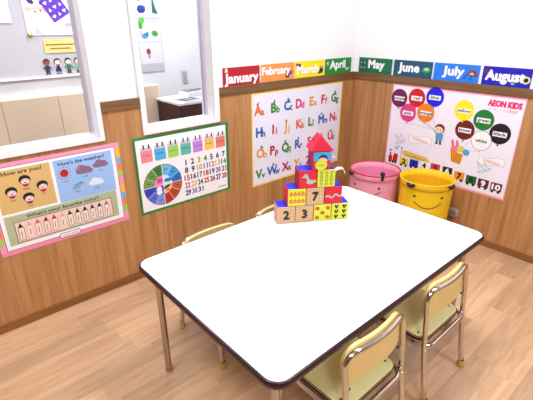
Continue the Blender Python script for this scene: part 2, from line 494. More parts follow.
for i, (x, y, rz, lb) in enumerate(spots):
    c = ch if i == 0 else copy_tree(ch)
    c.location = (x, y, 0); c.rotation_euler = (0, 0, rz); tag(c, lb, 'chair', GR)

# ------------------------------------------------------------------ toy blocks
BS = .0800; PITCH = .0822; ANG = math.atan2(-.172, .28)
BX = Vector((math.cos(ANG), math.sin(ANG), 0)); BY = Vector((-math.sin(ANG), math.cos(ANG), 0))
P0 = Vector((-1.498, -.778, TH+.0006))
def fabric(h): return pm(h, .75, bump=.25, bscale=900)
F_BLUE, F_RED, F_YEL, F_LIME, F_WOOD, F_PINK = fabric('#2a1fc4'), fabric('#cf1626'), fabric('#e6cf2a'), fabric('#cfd435'), fabric('#d7b083'), fabric('#e08aa0')
def block_body(t, front, left, top, right, back, sz=BS, h=BS):
    b = MB(); s = sz/2
    vs = [(-s,-s,0),(s,-s,0),(s,s,0),(-s,s,0),(-s,-s,h),(s,-s,h),(s,s,h),(-s,s,h)]
    for f, m in (((0,3,2,1), top), ((4,5,6,7), top), ((0,1,5,4), front), ((1,2,6,5), right), ((2,3,7,6), back), ((3,0,4,7), left)):
        b.add(vs, [f], m)
    o = b.build('block_body', t, bevel=.004, seg=3); ms = list(o.data.materials)
    for p_ in o.data.polygons:
        n_ = p_.normal
        m_ = top if abs(n_.z) > .85 else ((front if n_.y < 0 else back) if abs(n_.y) >= abs(n_.x)*.6 else (left if n_.x < 0 else right))
        p_.material_index = ms.index(m_)
    return o
def block(row, i, label, front, left, top, right, art, dx=0, sz=BS):
    c = P0+BX*(PITCH*(i+.5+row*.5)+dx+row*.005)+BY*(BS/2)
    t = thing('toy_block', label, 'toy block', (c.x, c.y, P0.z+row*(BS+.0008)), ANG, 'soft fabric toy blocks stacked on the table')
    block_body(t, front, left, top, right, top, sz)
    p = Print((-sz/2, -sz/2-.0004, 0), (1,0,0), (0,0,1), t); art(p); return t
D = BS
def art_num(ch_):
    def f(p):
        for k in (1, 2, 3, 4): p.rect(.006, D*k/5-.0006, D-.006, D*k/5+.0006, q('#a97a50'), 1)
        p.rect(D/2+.018, .006, D/2+.0192, D-.006, q('#a97a50'), 1); p.rect(D/2-.024, .006, D/2-.0228, D-.006, q('#a97a50'), 1)
        p.frame(.004, .004, D-.004, D-.004, .003, q('#c78f7a'), 1)
        p.text(ch_, D/2, .022, .038, K, 2, align='c', bold=.14); p.done('printed_number')
    return f
def art_dots(p):
    for u, v in ((.2, .77), (.8, .77), (.5, .5), (.2, .22), (.8, .22)): p.ell(D*u, D*v, .0105, .0085, q('#b1501c'), 1, ang=-20)
    p.done('printed_spots')
def art_fig(p):
    for u in (.27, .72):
        for v in (.8, .5, .2):
            p.ell(D*u-.005, D*v+.004, .005, .005, K, 1, 10); p.ell(D*u+.006, D*v+.004, .005, .005, K, 1, 10)
            p.ell(D*u, D*v-.004, .005, .006, K, 1, 10)
    p.done('printed_figures')
def art_fruit(p):
    for u in (.17, .39, .61, .83):
        for v in (.7, .28):
            p.ell(D*u, D*v, .0078, .0085, q('#c03a22'), 1, 12); p.ell(D*u, D*v, .003, .0035, q('#e6cf2a'), 2, 8)
            p.line([(D*u, D*v+.008), (D*u+.003, D*v+.014)], .0018, q('#7a2a18'), 2)
    p.done('printed_fruit')
def art_rings(p):
    for u in (.22, .5, .78):
        for v in (.82, .61, .4, .19): p.ring(D*u, D*v, .0035, .0072, q('#7c9a2a'), 1, 12)
    p.done('printed_rings')
def art_duck(p):
    g = q('#9fb4b2'); p.ell(D*.38, D*.70, .010, .010, g, 1, 14); p.poly([(D*.30, D*.7), (D*.14, D*.62), (D*.3, D*.6)], q('#c9c9bb'), 1)
    p.line([(D*.4, D*.66), (D*.55, D*.5), (D*.5, D*.36), (D*.62, D*.28), (D*.95, D*.42)], .011, g, 2)
    p.ell(D*.62, D*.36, .017, .010, g, 1, 14); p.ell(D*.36, D*.73, .0025, .0025, K, 3, 8)
    p.done('printed_duck')
def art_snake(p):
    pts = [(D*(.06+.9*k/20), D*(.4+.08*math.sin(k*.62)+.012*k/2)) for k in range(21)]
    p.line(pts, .008, q('#a9aea6'), 2); p.done('printed_snake')
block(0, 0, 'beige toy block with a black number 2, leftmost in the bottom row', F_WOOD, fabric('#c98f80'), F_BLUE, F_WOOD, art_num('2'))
block(0, 1, 'beige toy block with a black number 3, in the bottom row', F_WOOD, F_WOOD, F_BLUE, F_WOOD, art_num('3'))
block(0, 2, 'yellow toy block with five brown spots, in the bottom row', F_LIME, F_RED, F_BLUE, F_RED, art_dots)
block(0, 3, 'yellow toy block with small black figures, rightmost in the bottom row', F_LIME, F_RED, F_BLUE, fabric('#c7c530'), art_fig)
block(1, 0, 'yellow toy block with red fruit pictures, left in the second row', F_YEL, F_RED, F_BLUE, F_RED, art_fruit)
block(1, 1, 'beige toy block with a black number 7, middle of the second row', F_WOOD, F_RED, F_BLUE, F_RED, art_num('7'))
block(1, 2, 'red toy block with a grey snake, right in the second row', F_RED, F_RED, F_BLUE, F_BLUE, art_snake)
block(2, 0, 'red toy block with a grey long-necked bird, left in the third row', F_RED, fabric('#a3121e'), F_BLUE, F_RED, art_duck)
b31 = block(2, 1, 'yellow toy block with rows of green rings, right in the third row', F_LIME, F_RED, F_BLUE, F_YEL, art_rings)
# white ribbon tag of that block
s = .04; zt = .066
rb = [(s, -.02, zt), (s+.018, -.022, zt+.010), (s+.036, -.02, zt+.008), (s+.046, -.018, zt-.006), (s+.052, -.016, zt-.022)]
m = MB()
vs = []
for k, (x, y, z) in enumerate(rb):
    wd = (.010, .013, .011, .008, .003)[k]
    vs += [(x, y-wd, z), (x, y+wd, z), (x, y+wd, z+.003), (x, y-wd, z+.003)]
fs = [(3,2,1,0), (16,17,18,19)]
for k in range(4):
    for j in range(4): fs.append((k*4+j, k*4+(j+1) % 4, k*4+4+(j+1) % 4, k*4+4+j))
m.add(vs, fs, fabric('#f2ecdf')); m.build('ribbon_tag', b31)
def art_house(p):
    p.rect(.003, .040, D-.003, D-.003, q('#2fa0d8'), 1)
    p.rect(.003, .003, .014, .040, q('#b8321e'), 1); p.rect(D-.014, .003, D-.003, .040, q('#b8321e'), 1)
    p.ell(D*.55, D*.62, .020, .016, q('#1b1f6a'), 2); p.ell(D*.53, D*.5, .020, .014, q('#e8b48c'), 3)
    p.ell(D*.46, D*.27, .026, .024, q('#e0c83c'), 4); p.ell(D*.46, D*.27, .021, .019, q('#cbd03e'), 5)
    p.rect(D*.3, D*.24, D*.62, D*.28, q('#5a7a28'), 6); p.done('printed_picture')
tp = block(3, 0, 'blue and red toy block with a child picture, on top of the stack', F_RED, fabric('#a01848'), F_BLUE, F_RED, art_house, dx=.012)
# pink ear tag on its right side
MB().prism([(0, -.008), (.018, -.014), (.024, -.002), (.014, .008), (0, .006)], 0, .004, fabric('#d8a0bc')).build('ear_tag', tp, loc=(.04, -.02, .046))
c = tp.location
rf = thing('toy_block', 'crimson roof-shaped toy block topping the stack', 'toy block', (c.x, c.y, c.z+BS+.0008), ANG, 'soft fabric toy blocks stacked on the table')
h, wv, dv_ = .068, .051, .044
vs = [(-wv,-dv_,0),(wv,-dv_,0),(wv,dv_,0),(-wv,dv_,0),(-.006,-dv_+.012,h),(-.006,dv_-.012,h)]
MB().add(vs, [(3,2,1,0),(0,1,4),(1,2,5,4),(2,3,5),(3,0,4,5)], fabric('#cc1038')).build('roof_body', rf, bevel=.004, seg=3)
MB().tube([(-wv+.003, -dv_+.004, .001), (wv-.003, -dv_+.004, .001)], .002, fabric('#7c0c20'), 8).build('piping', rf)
MB().tube([(-.03, -.01, .038), (-.036, -.01, .052), (-.028, -.01, .058)], .0022, fabric('#7a3070'), 8).build('hanging_loop', rf)

# ------------------------------------------------------------------ baskets
def basket(name, label, cx, cy, rt, rb_, H, body, inner, rim, face, eyes, smile, hand, smile_w=1.0, seamc='#b06070'):
    t = thing(name, label, 'toy basket', (cx, cy, 0))
    def R(z): return rb_+(rt-rb_)*z/H
    hem = H-.036; seg = 48
    b = MB()
    b.lathe([(0, .002), (R(0)-.006, .002), (R(0), .008), (R(.12)+.0015, .12), (R(.25), .25), (R(hem), hem)], body, seg=seg)
    b.lathe([(R(hem)-.004, hem), (R(.25)-.004, .25), (R(0)-.006, .010), (0, .006)], inner, seg=seg)
    b.build('basket_body', t)
    b = MB(); b.lathe([(R(hem)+.001, hem-.002), (R(hem)+.0035, hem), (rt+.0035, H), (rt+.002, H+.002), (rt-.003, H), (R(hem)-.004, hem)], body, seg=seg)
    b.build('hem_band', t)
    ring = lambda r, z: [(r*math.cos(2*PI*k/seg), r*math.sin(2*PI*k/seg), z+.0) for k in range(seg)]
    MB().tube(ring(rt+.001, H+.001), .0045, rim, 10, closed=True).build('rim', t)
    MB().tube(ring(R(hem)+.0036, hem), .0016, pm(seamc, .6), 8, closed=True).build('seam', t)
    def S(a, z, off=.0008):
        a = math.radians(a); r = R(z)+off; return Vector((r*math.cos(a), r*math.sin(a), z))
    for a, z in eyes:                                    # eye discs curved on the fabric
        e_ = MB(); r = .0085; c0 = S(a, z, .002); pts = [c0]
        for k in range(16):
            th = 2*PI*k/16; pts.append(S(a+math.degrees(r*math.cos(th)/R(z)), z+r*math.sin(th), .0008))
        e_.add(pts, [(0, 1+k, 1+(k+1) % 16) for k in range(16)], M_BLACK, True); e_.build('eye', t)
    a0, a1, z0, dz = smile
    MB().tube([S(a0+(a1-a0)*k/16, z0-dz*(1-((k-8)/8)**2), .0006) for k in range(17)], .0022, M_BLACK, 8).build('smile', t)
    for a, kind in hand:                                  # black webbing tabs over the rim
        hb = MB(); P = []
        if kind == 'tab':
            for k in range(9):
                u = k/8; P.append(S(a-9+18*u, H-.004-.012*math.sin(PI*u), .012))
            hb.tube(P, [.005, .009, .010, .011, .011, .011, .010, .009, .005], M_BLACK, 10)
        else:
            P = [S(a, H-.020, .007), S(a, H, .008), S(a, H+.012, .004)]
            hb.tube(P, .009, M_BLACK, 10)
            c0 = S(a, H+.022, .002)
            hb.lathe([(0, -.016), (.010, -.012), (.0155, -.005), (.0155, .005), (.010, .012), (0, .016)], M_BLACK, tuple(c0), 16)
        hb.build('handle_tab', t)
    return t
PINK = pm('#ee9db6', .65, bump=.3, bscale=60); PINKI = pm('#e889ae', .65)
YEL = pm('#f6cb16', .6, bump=.3, bscale=60); YELI = pm('#eab20c', .6)
basket('toy_basket', 'pink fabric basket with a smiling face and crimson rim in the corner', -.295, -.46, .165, .150, .42,
       PINK, PINKI, pm('#c8143c', .5), 196, ((165.7, .340), (226.7, .340)), (170, 232, .318, .036), ((153, 'tab'), (231, 'ball')))
basket('toy_basket', 'yellow fabric basket with a smiling face beside the pink basket', -.186, -.782, .165, .150, .42,
       YEL, YELI, pm('#f2cc1e', .5), 215, ((185.7, .341), (245, .341)), (185.5, 245, .306, .036), ((176, 'tab'), (264, 'tab')), seamc='#a8780c')

# grey fitting on the right wall
o = thing('wall_fitting', 'small grey rounded fitting on the wood wall right of the yellow basket', 'wall fitting', (0, -.908, .165))
b = MB(); b.prism(rrect(-.040, -.028, .040, .028, .022, 6), 0, .022, pm('#a9a29c', .35)); fo = b.build('cover', o, bevel=.004)
fo.rotation_euler = (PI/2, 0, -PI/2)
b = MB(); b.prism(rrect(-.026, -.016, .026, .016, .012, 6), .022, .024, pm('#8f8884', .35)); fo = b.build('face_plate', o)
fo.rotation_euler = (PI/2, 0, -PI/2)

# ------------------------------------------------------------------ posters
PT = .0016
def poster(name, label, cat, wall, ox, oz, w_, h_, sheetcol, group=None):
    if wall == 'L': loc, U = (ox, 0, oz), (1,0,0)
    else: loc, U = (0, -ox, oz), (0,-1,0)
    t = thing(name, label, cat, loc, 0, group)
    N = Vector(U).cross(Vector((0,0,1)))
    a = N*0; b_ = N*PT
    c = MB(); U_ = Vector(U); V_ = Vector((0,0,1))
    vs = [a, a+U_*w_, a+U_*w_+V_*h_, a+V_*h_, b_, b_+U_*w_, b_+U_*w_+V_*h_, b_+V_*h_]
    c.add(vs, [(0,3,2,1),(4,5,6,7),(0,1,5,4),(1,2,6,5),(2,3,7,6),(3,0,4,7)], q(sheetcol)); c.build('sheet', t)
    return t, Print(b_, U, (0,0,1), t)

# --- feelings / weather / colour poster
t, p = poster('poster', 'pink-edged poster asking about feelings, weather and favourite color, below the larger window', 'poster', 'L', -2.443, .3757, .594, .4224, '#f29ac0')
sc_ = ['#f7b92e', '#62b7e6', '#f2824a', '#9ccf5e', '#f29ac0']
vv = .402; k = 0
for du in (0, 1):
    v = .402
    for k, hh in enumerate((.053, .032, .036, .034, .040, .045, .036, .036, .036)):
        u0, u1 = (.574, .594) if du else (0, .020)
        p.rect(u0, v-hh, u1, v, q(sc_[(k+du*0) % 5]), 1); v -= hh
p.rect(0, 0, .594, .018, q('#f08fa8'), 1)
p.done('striped_border')
p.rect(.024, .022, .570, .406, q('#7a2a66'), 1); p.rect(.0265, .0245, .5675, .4035, WH, 2)
p.rect(.042, .196, .268, .392, q('#dab676'), 3); p.rect(.282, .186, .550, .392, q('#9cc0f2'), 3)
p.rect(.042, .044, .545, .184, q('#b2bc9a'), 3); p.done('colour_panels')
p.text('How are you?', .076, .368, .017, K, 4, width=.158, bold=.06); p.done('heading')
p.text('How\'s the weather?', .303, .364, .016, K, 4, width=.212, bold=.06); p.done('heading')
p.text('What\'s your favorite color?', .130, .160, .014, K, 4, width=.325, bold=.06); p.done('heading')
for (u, v, wd) in ((.097, .293, 'good'), (.158, .334, 'happy'), (.222, .293, 'sad'), (.158, .252, 'mad')):
    p.ell(u, v-.021, .0125, .010, q('#b01c50'), 4, 12)
    p.ell(u, v+.002, .0235, .0205, K, 5); p.ell(u+.001, v-.006, .0175, .0125, q('#f2d6da'), 6)
    p.rect(u-.012, v-.002, u-.005, v, K, 7); p.rect(u+.006, v-.002, u+.013, v, K, 7)
    p.ell(u, v-.011, .005, .003, q('#c0304a'), 7, 10)
    p.text(wd, u, v-.043, .0075, K, 7, align='c', bold=.01); p.done('child_face')
u, v = .322, .326
for k in range(12):
    a = 2*PI*k/12; p.ell(u+.028*math.cos(a), v+.028*math.sin(a), .0028, .0028, q('#c02a2a'), 5, 8)
p.ell(u, v, .0185, .0185, q('#b3241e'), 5); p.text('sunny', u, v-.044, .007, K, 5, align='c', bold=.01); p.done('sun_picture')
def cloud(u, v, s_, c, lb, extra=None):
    for du, dv, r in ((-.022, -.004, .014), (-.006, .008, .017), (.014, .003, .015), (.026, -.006, .011)):
        p.ell(u+du*s_, v+dv*s_, r*s_, r*.8*s_, c, 4, 14)
    p.rect(u-.022*s_, v-.016*s_, u+.028*s_, v-.002*s_, c, 4)
    if lb: p.text(lb, u, v-.034, .007, K, 5, align='c', bold=.01)
G1, G2 = q('#8a6a86'), q('#a48aa6')
cloud(.400, .334, .8, G2, None); cloud(.412, .322, 1.1, G1, 'cloudy'); p.done('cloud_picture')
cloud(.491, .336, 1.05, G1, 'rainy'); p.done('rain_picture')
cloud(.458, .252, 1.0, q('#dfe6f8'), 'snowy'); p.done('snow_picture')
for k in range(3): p.line([(.345+.012*k, .236), (.362+.014*k, .262+.004*k), (.372+.014*k, .256)], .0035, q('#4c6690'), 4)
p.text('windy', .366, .222, .007, K, 5, align='c', bold=.01); p.done('wind_picture')
p.rect(.074, .050, .516, .152, q('#7a4a50'), 4); p.rect(.077, .053, .513, .149, q('#efd2c4'), 5); p.done('crayon_tray')
tips = ['#161214','#efa0b4','#d45a86','#a0182c','#c0183a','#e0b48c','#1c3a28','#16161c','#241828','#1c2a60','#3a1a2a','#7c7c80']
for k, cc in enumerate(tips):
    u0 = .084+.0355*k
    p.rect(u0, .058, u0+.026, .122, q(cc), 6); p.rect(u0+.002, .060, u0+.024, .120, q('#f6ddd2'), 7)
    p.poly([(u0+.003, .122), (u0+.023, .122), (u0+.013, .144)], q(cc), 6)
    p.line([(u0+.008, .066), (u0+.018, .066)], .0025, q(cc), 8); p.line([(u0+.012, .076), (u0+.012, .104)], .003, q('#6a5050'), 8); p.done('crayon')
p.rr(.245, .010, .345, .036, .012, q('#7a2a66'), 5); p.rr(.248, .013, .342, .033, .010, WH, 6)
p.text('AEON KIDS', .295, .018, .0085, q('#c01880'), 7, width=.076, align='c', bold=.04); p.done('logo')

# --- calendar poster
t, p = poster('poster', 'green-edged calendar poster with a season wheel below the smaller window', 'poster', 'L', -1.7774, .3734, .5972, .4274, '#1d7a3c')
for k in range(40):
    u = .0+.5972*k/40
    p.ell(u+.0075, .0045, .006, .003, q('#2fae52'), 1, 8)
p.done('scalloped_border')
for k in range(40): p.ell(.5972*k/40+.0075, .423, .006, .003, q('#2fae52'), 1, 8)
p.done('scalloped_border')
p.rect(.012, .014, .578, .413, WH, 2); p.done('white_panel')
dc = [('Sunday','#f48a96'),('Monday','#52aee8'),('Tuesday','#a3d45c'),('Wednesday','#58bcb0'),('Thursday','#c286d8'),('Friday','#f4c15c'),('Saturday','#ea7a72')]
for k, (dn, cc) in enumerate(dc):
    u0 = .034+.0785*k; v1 = .372-.001*k; v0 = v1-.082
    p.rr(u0, v0, u0+.066, v1-.012, .006, q(cc), 3); p.rect(u0+.001, v1-.018, u0+.065, v1-.002, q('#cfc6dc'), 4)
    for du in (.016, .046): p.rr(u0+du, v1-.010, u0+du+.008, v1+.014, .003, K, 5)
    p.text(dn, u0+.033, v0+.034, .0085, q('#5a2a40'), 5, align='c', width=.010*len(dn)**.85, bold=.01); p.done('day_tag')
cu, cv, R_ = .145, .146, .116
wh = ['#7cb4ea','#3f97e0','#1f6fd2'] # 90..0 deg clockwise from top
segs = [(60,90,'#6fb6e6'),(30,60,'#3c9fe0'),(0,30,'#2470cc'),(-30,0,'#c95a2a'),(-60,-30,'#b84420'),(-90,-60,'#c22f1c'),
        (-120,-90,'#7e96e4'),(-150,-120,'#5a6edc'),(-180,-150,'#3a40c4'),(150,180,'#7a9c52'),(120,150,'#5f9a34'),(90,120,'#3d7a26')]
for a0, a1, cc in segs: p.ell(cu, cv, R_, R_, q(cc), 3, 8, a0, a1)
for a0, a1, cc in ((0,90,'#cfeaf6'),(90,180,'#f48ac0'),(180,270,'#5a4ac8'),(270,360,'#e8c8a8')): p.ell(cu, cv, .055, .055, q(cc), 4, 10, a0, a1)
for k in range(12):
    a = math.radians(30*k); p.line([(cu+.055*math.cos(a), cv+.055*math.sin(a)), (cu+R_*math.cos(a), cv+R_*math.sin(a))], .0022, q('#dfe4ea'), 5)
for k in range(4):
    a = math.radians(90*k); p.line([(cu, cv), (cu+R_*math.cos(a), cv+R_*math.sin(a))], .003, WH, 5)
p.ring(cu, cv, R_-.002, R_+.001, q('#6a6a72'), 5, 40)
for k in range(12):
    a = math.radians(30*k+15); p.line([(cu+.088*math.cos(a)-.011, cv+.088*math.sin(a)), (cu+.088*math.cos(a)+.011, cv+.088*math.sin(a))], .004, q('#35405a'), 6)
p.ell(cu-.028, cv-.020, .016, .016, WH, 6); p.ell(cu-.028, cv-.040, .018, .012, WH, 6); p.ell(cu+.03, cv+.022, .026, .010, q('#1e7fb8'), 6)
p.ell(cu-.02, cv+.028, .018, .014, q('#e0408c'), 6); p.ell(cu+.02, cv-.016, .024, .007, q('#4a2a18'), 6, ang=20); p.ell(cu+.024, cv-.034, .012, .008, q('#e2903a'), 6)
p.done('season_wheel')
nc = ['#2c4a9c','#2a2a5a','#c2a04a','#3f8a3a','#2c2c50','#3a2a66','#1e3a66','#243a7a','#2a2050','#d8a458','#2c6ca8','#c07a9a','#d8b060','#6a8a4a','#c8424a','#6a2c7a','#2c7a6a','#b83a4a','#2c3a8a','#7a6a8a','#4a6a9a','#d8506a','#e0a84a','#2a6a3a','#c83a2a','#8a2c5a','#4a3a7a','#c0304a','#1c2c6a','#8a8a92','#1e5a8a']
for n_ in range(31):
    r_, c_ = divmod(n_, 7)
    p.text(str(n_+1), .296+.0432*c_, .2245-.0452*r_, .031, q(nc[n_]), 4, align='c', bold=.10, width=.033 if n_ > 8 and n_ != 10 else None)
p.done('date_numbers')
p.text('AEON KIDS', .505, .032, .010, q('#c02848'), 4, width=.062, bold=.04); p.done('logo')

# --- alphabet poster
t, p = poster('poster', 'pale yellow-edged alphabet poster with colourful letters behind the toy blocks', 'poster', 'L', -.9972, .333, .868, .606, '#f0dc7a')
p.rect(.010, .012, .853, .597, q('#e8e8fb'), 2); p.done('white_panel')
RD, GN, BL, OR, YE, PK, MG = '#d0342a','#2f8a2c','#1c64b4','#e06a28','#e0a03a','#d23a78','#b0263e'
rows = [(.485, [('A',.058,OR),('B',.190,GN),('C',.310,BL),('D',.420,PK),('E',.545,YE),('F',.664,RD),('G',.781,GN)]),
        (.345, [('H',.066,BL),('I',.186,MG),('J',.298,YE),('K',.425,OR),('L',.540,GN),('M',.655,BL),('N',.777,PK)]),
        (.205, [('O',.075,YE),('P',.181,MG),('Q',.299,GN),('R',.417,BL),('S',.535,RD),('T',.65,OR),('U',.764,RD)]),
        (.065, [('V',.060,GN),('W',.178,BL),('X',.302,MG),('Y',.413,YE),('Z',.535,PK)])]
for v, row in rows:
    for L_, u, cc in row:
        p.text(L_, u-.006, v-.012, .058, q(cc), 3, align='c', bold=.12, ang=0)
        p.text(L_.lower(), u+.019, v-.016, .043, q(cc), 5, bold=.10)
        if L_ in 'ABCGJOQMRUW': p.ell(u-.016+.008*(ord(L_) % 4), v+.054, .008, .007, q('#2a2030'), 4, 10, ang=30); p.line([(u-.006, v+.052), (u+.004, v+.070)], .004, q('#2a3020'), 4)
        p.done('letter_pair')

# --- balloons and train poster
t, p = poster('poster', 'pink-edged poster of coloured balloons and a number train on the right wall', 'poster', 'R', .3426, .335, .8487, .6126, '#f0a4b8')
p.rect(.008, .014, .848-.004, .602, q('#efebf9'), 2); p.done('white_panel')
def balloon(u, v, cc, wd, white=False):
    R0 = .0605
    p.poly([(u-.008, v-R0-.012), (u+.008, v-R0-.012), (u, v-R0+.002)], q(cc if not white else '#cfcbd8'), 4)
    if white: p.ell(u, v, R0, R0*1.02, q('#6a6672'), 4, 28); p.ell(u, v, R0-.0025, R0*1.02-.0025, WH, 5, 28)
    else:
        p.ell(u, v, R0, R0*1.02, q(cc), 4, 28); p.rect(u-.040, v-.018, u+.040, v+.012, WH, 5)
    p.text(wd, u, v-.010, .018, K, 6, align='c', width=.0135*len(wd), bold=.08); p.done('balloon')
for a in ((.060,.520,'#6a1450','purple'),(.190,.536,'#cc1420','red'),(.315,.556,'#1414e0','blue'),(.139,.430,'#dc3a86','pink'),(.267,.448,'#ee8014','orange'),
          (.515,.500,'#f4e816','yellow'),(.641,.461,'#0c7a2c','green'),(.541,.383,'#6c1814','brown'),(.747,.396,'#101014','black')): balloon(*a)
balloon(.651, .336, '#ffffff', 'white', True)
LG = q('#8a8a96')
for a, b_ in (((.060,.455),(.345,.345)),((.190,.470),(.345,.345)),((.315,.488),(.345,.345)),((.139,.365),(.345,.345)),((.267,.385),(.345,.345)),
              ((.515,.43),(.51,.28)),((.541,.31),(.51,.28)),((.651,.265),(.54,.26)),((.641,.39),(.54,.26))): p.line([a, b_], .0012, LG, 3)
p.done('balloon_strings')
u, v = .385, .30    # the child holding the strings
p.rect(u-.018, v-.030, u-.004, v-.006, q('#1e7a5a'), 5); p.rect(u+.004, v-.030, u+.020, v-.006, q('#1e7a5a'), 5)
p.rr(u-.024, v-.012, u+.026, v+.034, .012, q('#5a9ad2'), 6); p.line([(u-.02, v+.025), (.345, .345)], .008, q('#5a9ad2'), 5)
p.ell(u-.004, v+.062, .034, .031, q('#6a1c14'), 6); p.ell(u-.008, v+.054, .029, .022, q('#f4cdb8'), 7)
p.ell(u-.018, v+.054, .003, .004, K, 8, 8); p.ell(u+.002, v+.054, .003, .004, K, 8, 8)
p.ell(u-.012, v-.036, .010, .006, q('#16243c'), 6); p.ell(u+.014, v-.036, .010, .006, q('#16243c'), 6); p.done('child_picture')
def banner(cu, cv, w_, txt, c='#c8a8b8'):
    pts = []; m = 10
    for k in range(m+1): x = cu-w_/2+w_*k/m; pts.append((x, cv-.022-.010*math.sin(k*.62)))
    for k in range(m, -1, -1): x = cu-w_/2+w_*k/m; pts.append((x, cv+.022-.010*math.sin(k*.62)))
    p.poly(pts, q('#fbf4f4'), 3); p.line(pts+[pts[0]], .0022, q(c), 4)
    p.text(txt, cu, cv-.010, .018, q('#d8745a'), 5, align='c', width=w_*.62, bold=.02, ang=-5)
def bird(u, v, c='#9ab4d2'):
    cc = q(c)
    for pts in ([(u-.040, v+.030), (u-.008, v+.004), (u+.020, v-.010), (u-.010, v-.020), (u-.04, v+.030)],
                [(u-.008, v+.004), (u+.004, v+.040), (u+.022, v+.004)], [(u+.020, v-.006), (u+.046, v+.012), (u+.034, v-.012), (u+.010, v-.022)],
                [(u-.010, v-.020), (u-.030, v-.034), (u-.004, v-.034), (u+.010, v-.022)]): p.line(pts, .0028, cc, 4)
banner(.256, .262, .165, 'colors'); p.done('ribbon_banner')
banner(.733, .222, .150, 'colors', '#b8bcc8'); p.done('ribbon_banner')
bird(.105, .235, '#a8a4b8'); p.done('bird_picture')
for a in ((.08, .175), (.10, .185), (.09, .165)): p.ell(*a, .009, .007, q('#7aa8dc'), 4, 10)
p.done('flower_picture')
bird(.694, .171, '#6ab0cc'); p.done('bird_picture')
u, v = .520, .222    # bunny in a checked basket
for du in (-.028, .002): p.ell(u+du-.01, v+.062, .009, .030, q('#e46a8c'), 4, 14, ang=12)
p.ell(u-.02, v+.030, .026, .022, q('#f07a9a'), 5); p.ell(u+.02, v+.036, .026, .020, q('#d8d23c'), 5); p.ell(u+.055, v+.022, .022, .020, q('#4aa0d8'), 5)
p.poly([(u-.044, v+.020), (u+.040, v+.004), (u+.030, v-.062), (u-.030, v-.052)], q('#f0a422'), 6)
for k in range(5):
    f_ = .1+.2*k
    p.line([(u-.044+.084*f_, v+.020-.016*f_), (u-.030+.060*f_, v-.052-.010*f_)], .003, q('#b85c14'), 7)
    p.line([(u-.044+.014*f_, v+.020-.072*f_), (u+.040-.010*f_, v+.004-.066*f_)], .003, q('#b85c14'), 7)
p.done('basket_picture')
u = .062              # locomotive and waggons
p.rect(.030, .068, .102, .106, q('#c8141c'), 4); p.rect(.070, .100, .104, .128, q('#c8141c'), 4); p.rect(.036, .104, .050, .130, q('#c8141c'), 4)
for x in (.044, .068, .090): p.ell(x, .064, .010, .010, K, 5, 14)
p.ell(.040, .146, .012, .008, q('#5a8ad2'), 4, 12); p.text('1', .063, .076, .026, q('#f2e8e0'), 5, align='c', bold=.05); p.done('train_engine')
cars = [('2','#ecd03c',K,.157,.085),('3','#1a34b4',q('#102060'),.235,.087),('4','#f4f0f0',K,.313,.092),('5','#d2325a',q('#7a1430'),.393,.096),
        ('6','#141414',WH,.478,.094),('7','#e8943a',q('#4a1810'),.560,.083),('8','#1c6a34',q('#0a2a14'),.638,.077),('9','#66183c',WH,.714,.074),('10','#541014',WH,.792,.071)]
for t_, cc, tc_, u, v in cars:
    hw = .033
    p.rect(u-hw, v-.024, u+hw, v+.028, q(cc), 4)
    for dx in (-.018, .018): p.ell(u+dx, v-.028, .009, .009, K if t_ not in ('9','10') else q(cc), 5, 12)
    p.text(t_, u, v-.016, .034, tc_, 6, align='c', bold=.14, width=.024 if t_ != '10' else .046); p.done('train_waggon')
p.poly([(.145,.125),(.330,.112),(.345,.130),(.322,.150),(.16,.168),(.135,.158)], q('#e2bc5c'), 3)
p.text('numbers', .165, .133, .016, q('#b0862a'), 4, width=.14, bold=.02, ang=-5)
p.line([(.128,.10),(.128,.175)], .004, q('#5a5a62'), 3); p.ell(.128, .178, .006, .006, K, 4, 10); p.done('train_flag')
p.text('AEON KIDS', .648, .551, .032, q('#e0306f'), 4, width=.182, bold=.17); p.done('logo')
p.text('イーオン こども英会話', .655, .524, .013, q('#d87aa0'), 4, width=.160); p.done('logo_caption')

# --- month cards
def card(mn, wall, a, b_, z0, z1, cc, txt_u, txt_w, label, art=None, th=.050, tv=.028):
    t, p = poster('month_card', label, 'month card', wall, a, z0, b_-a, z1-z0, cc, 'month cards standing along the dark rail')
    if art: art(p, b_-a, z1-z0)
    p.text(mn, txt_u, tv, th, WH, 5, width=txt_w, bold=.13); p.done('month_name')
def a_jan(p, w_, h_):
    p.ell(.024, .083, .010, .008, WH, 2); p.ell(.024, .094, .007, .007, WH, 2); p.ell(.024, .095, .003, .002, q('#e06a2a'), 3, 8); p.ell(.024, .077, .012, .003, q('#caa070'), 3); p.done('snowman_picture')
def a_feb(p, w_, h_):
    p.ell(w_-.048, .030, .030, .018, q('#6a2a50'), 2, ang=15); p.ell(w_-.028, .042, .016, .014, q('#8a4a70'), 3); p.ell(w_-.066, .020, .010, .010, q('#3a1a3a'), 3); p.ell(w_-.03, .020, .012, .008, q('#d8a0b0'), 3); p.done('sweets_picture')
def a_mar(p, w_, h_):
    for u, v, r in ((.022, .082, .013), (.044, .080, .012), (.032, .070, .006)): p.ell(u, v, r, r*.8, q('#5a1420'), 2)
    p.done('ribbon_picture'); p.ell(w_-.030, .040, .018, .024, q('#241418'), 2); p.ell(w_-.05, .024, .014, .012, q('#7a2a4a'), 3); p.ell(w_-.028, .052, .008, .006, q('#e8c0c8'), 3); p.done('doll_picture')
def a_apr(p, w_, h_):
    p.ell(.028, .072, .019, .018, q('#7a8a5a'), 2); p.ell(.024, .074, .009, .009, q('#d8c8b0'), 3); p.done('egg_picture'); p.ell(w_-.050, .026, .014, .010, q('#d8d0d8'), 2)
    p.ell(w_-.024, .030, .014, .012, q('#4a3a4a'), 2); p.ell(w_-.024, .030, .007, .006, q('#e8e0d8'), 3); p.done('egg_picture')
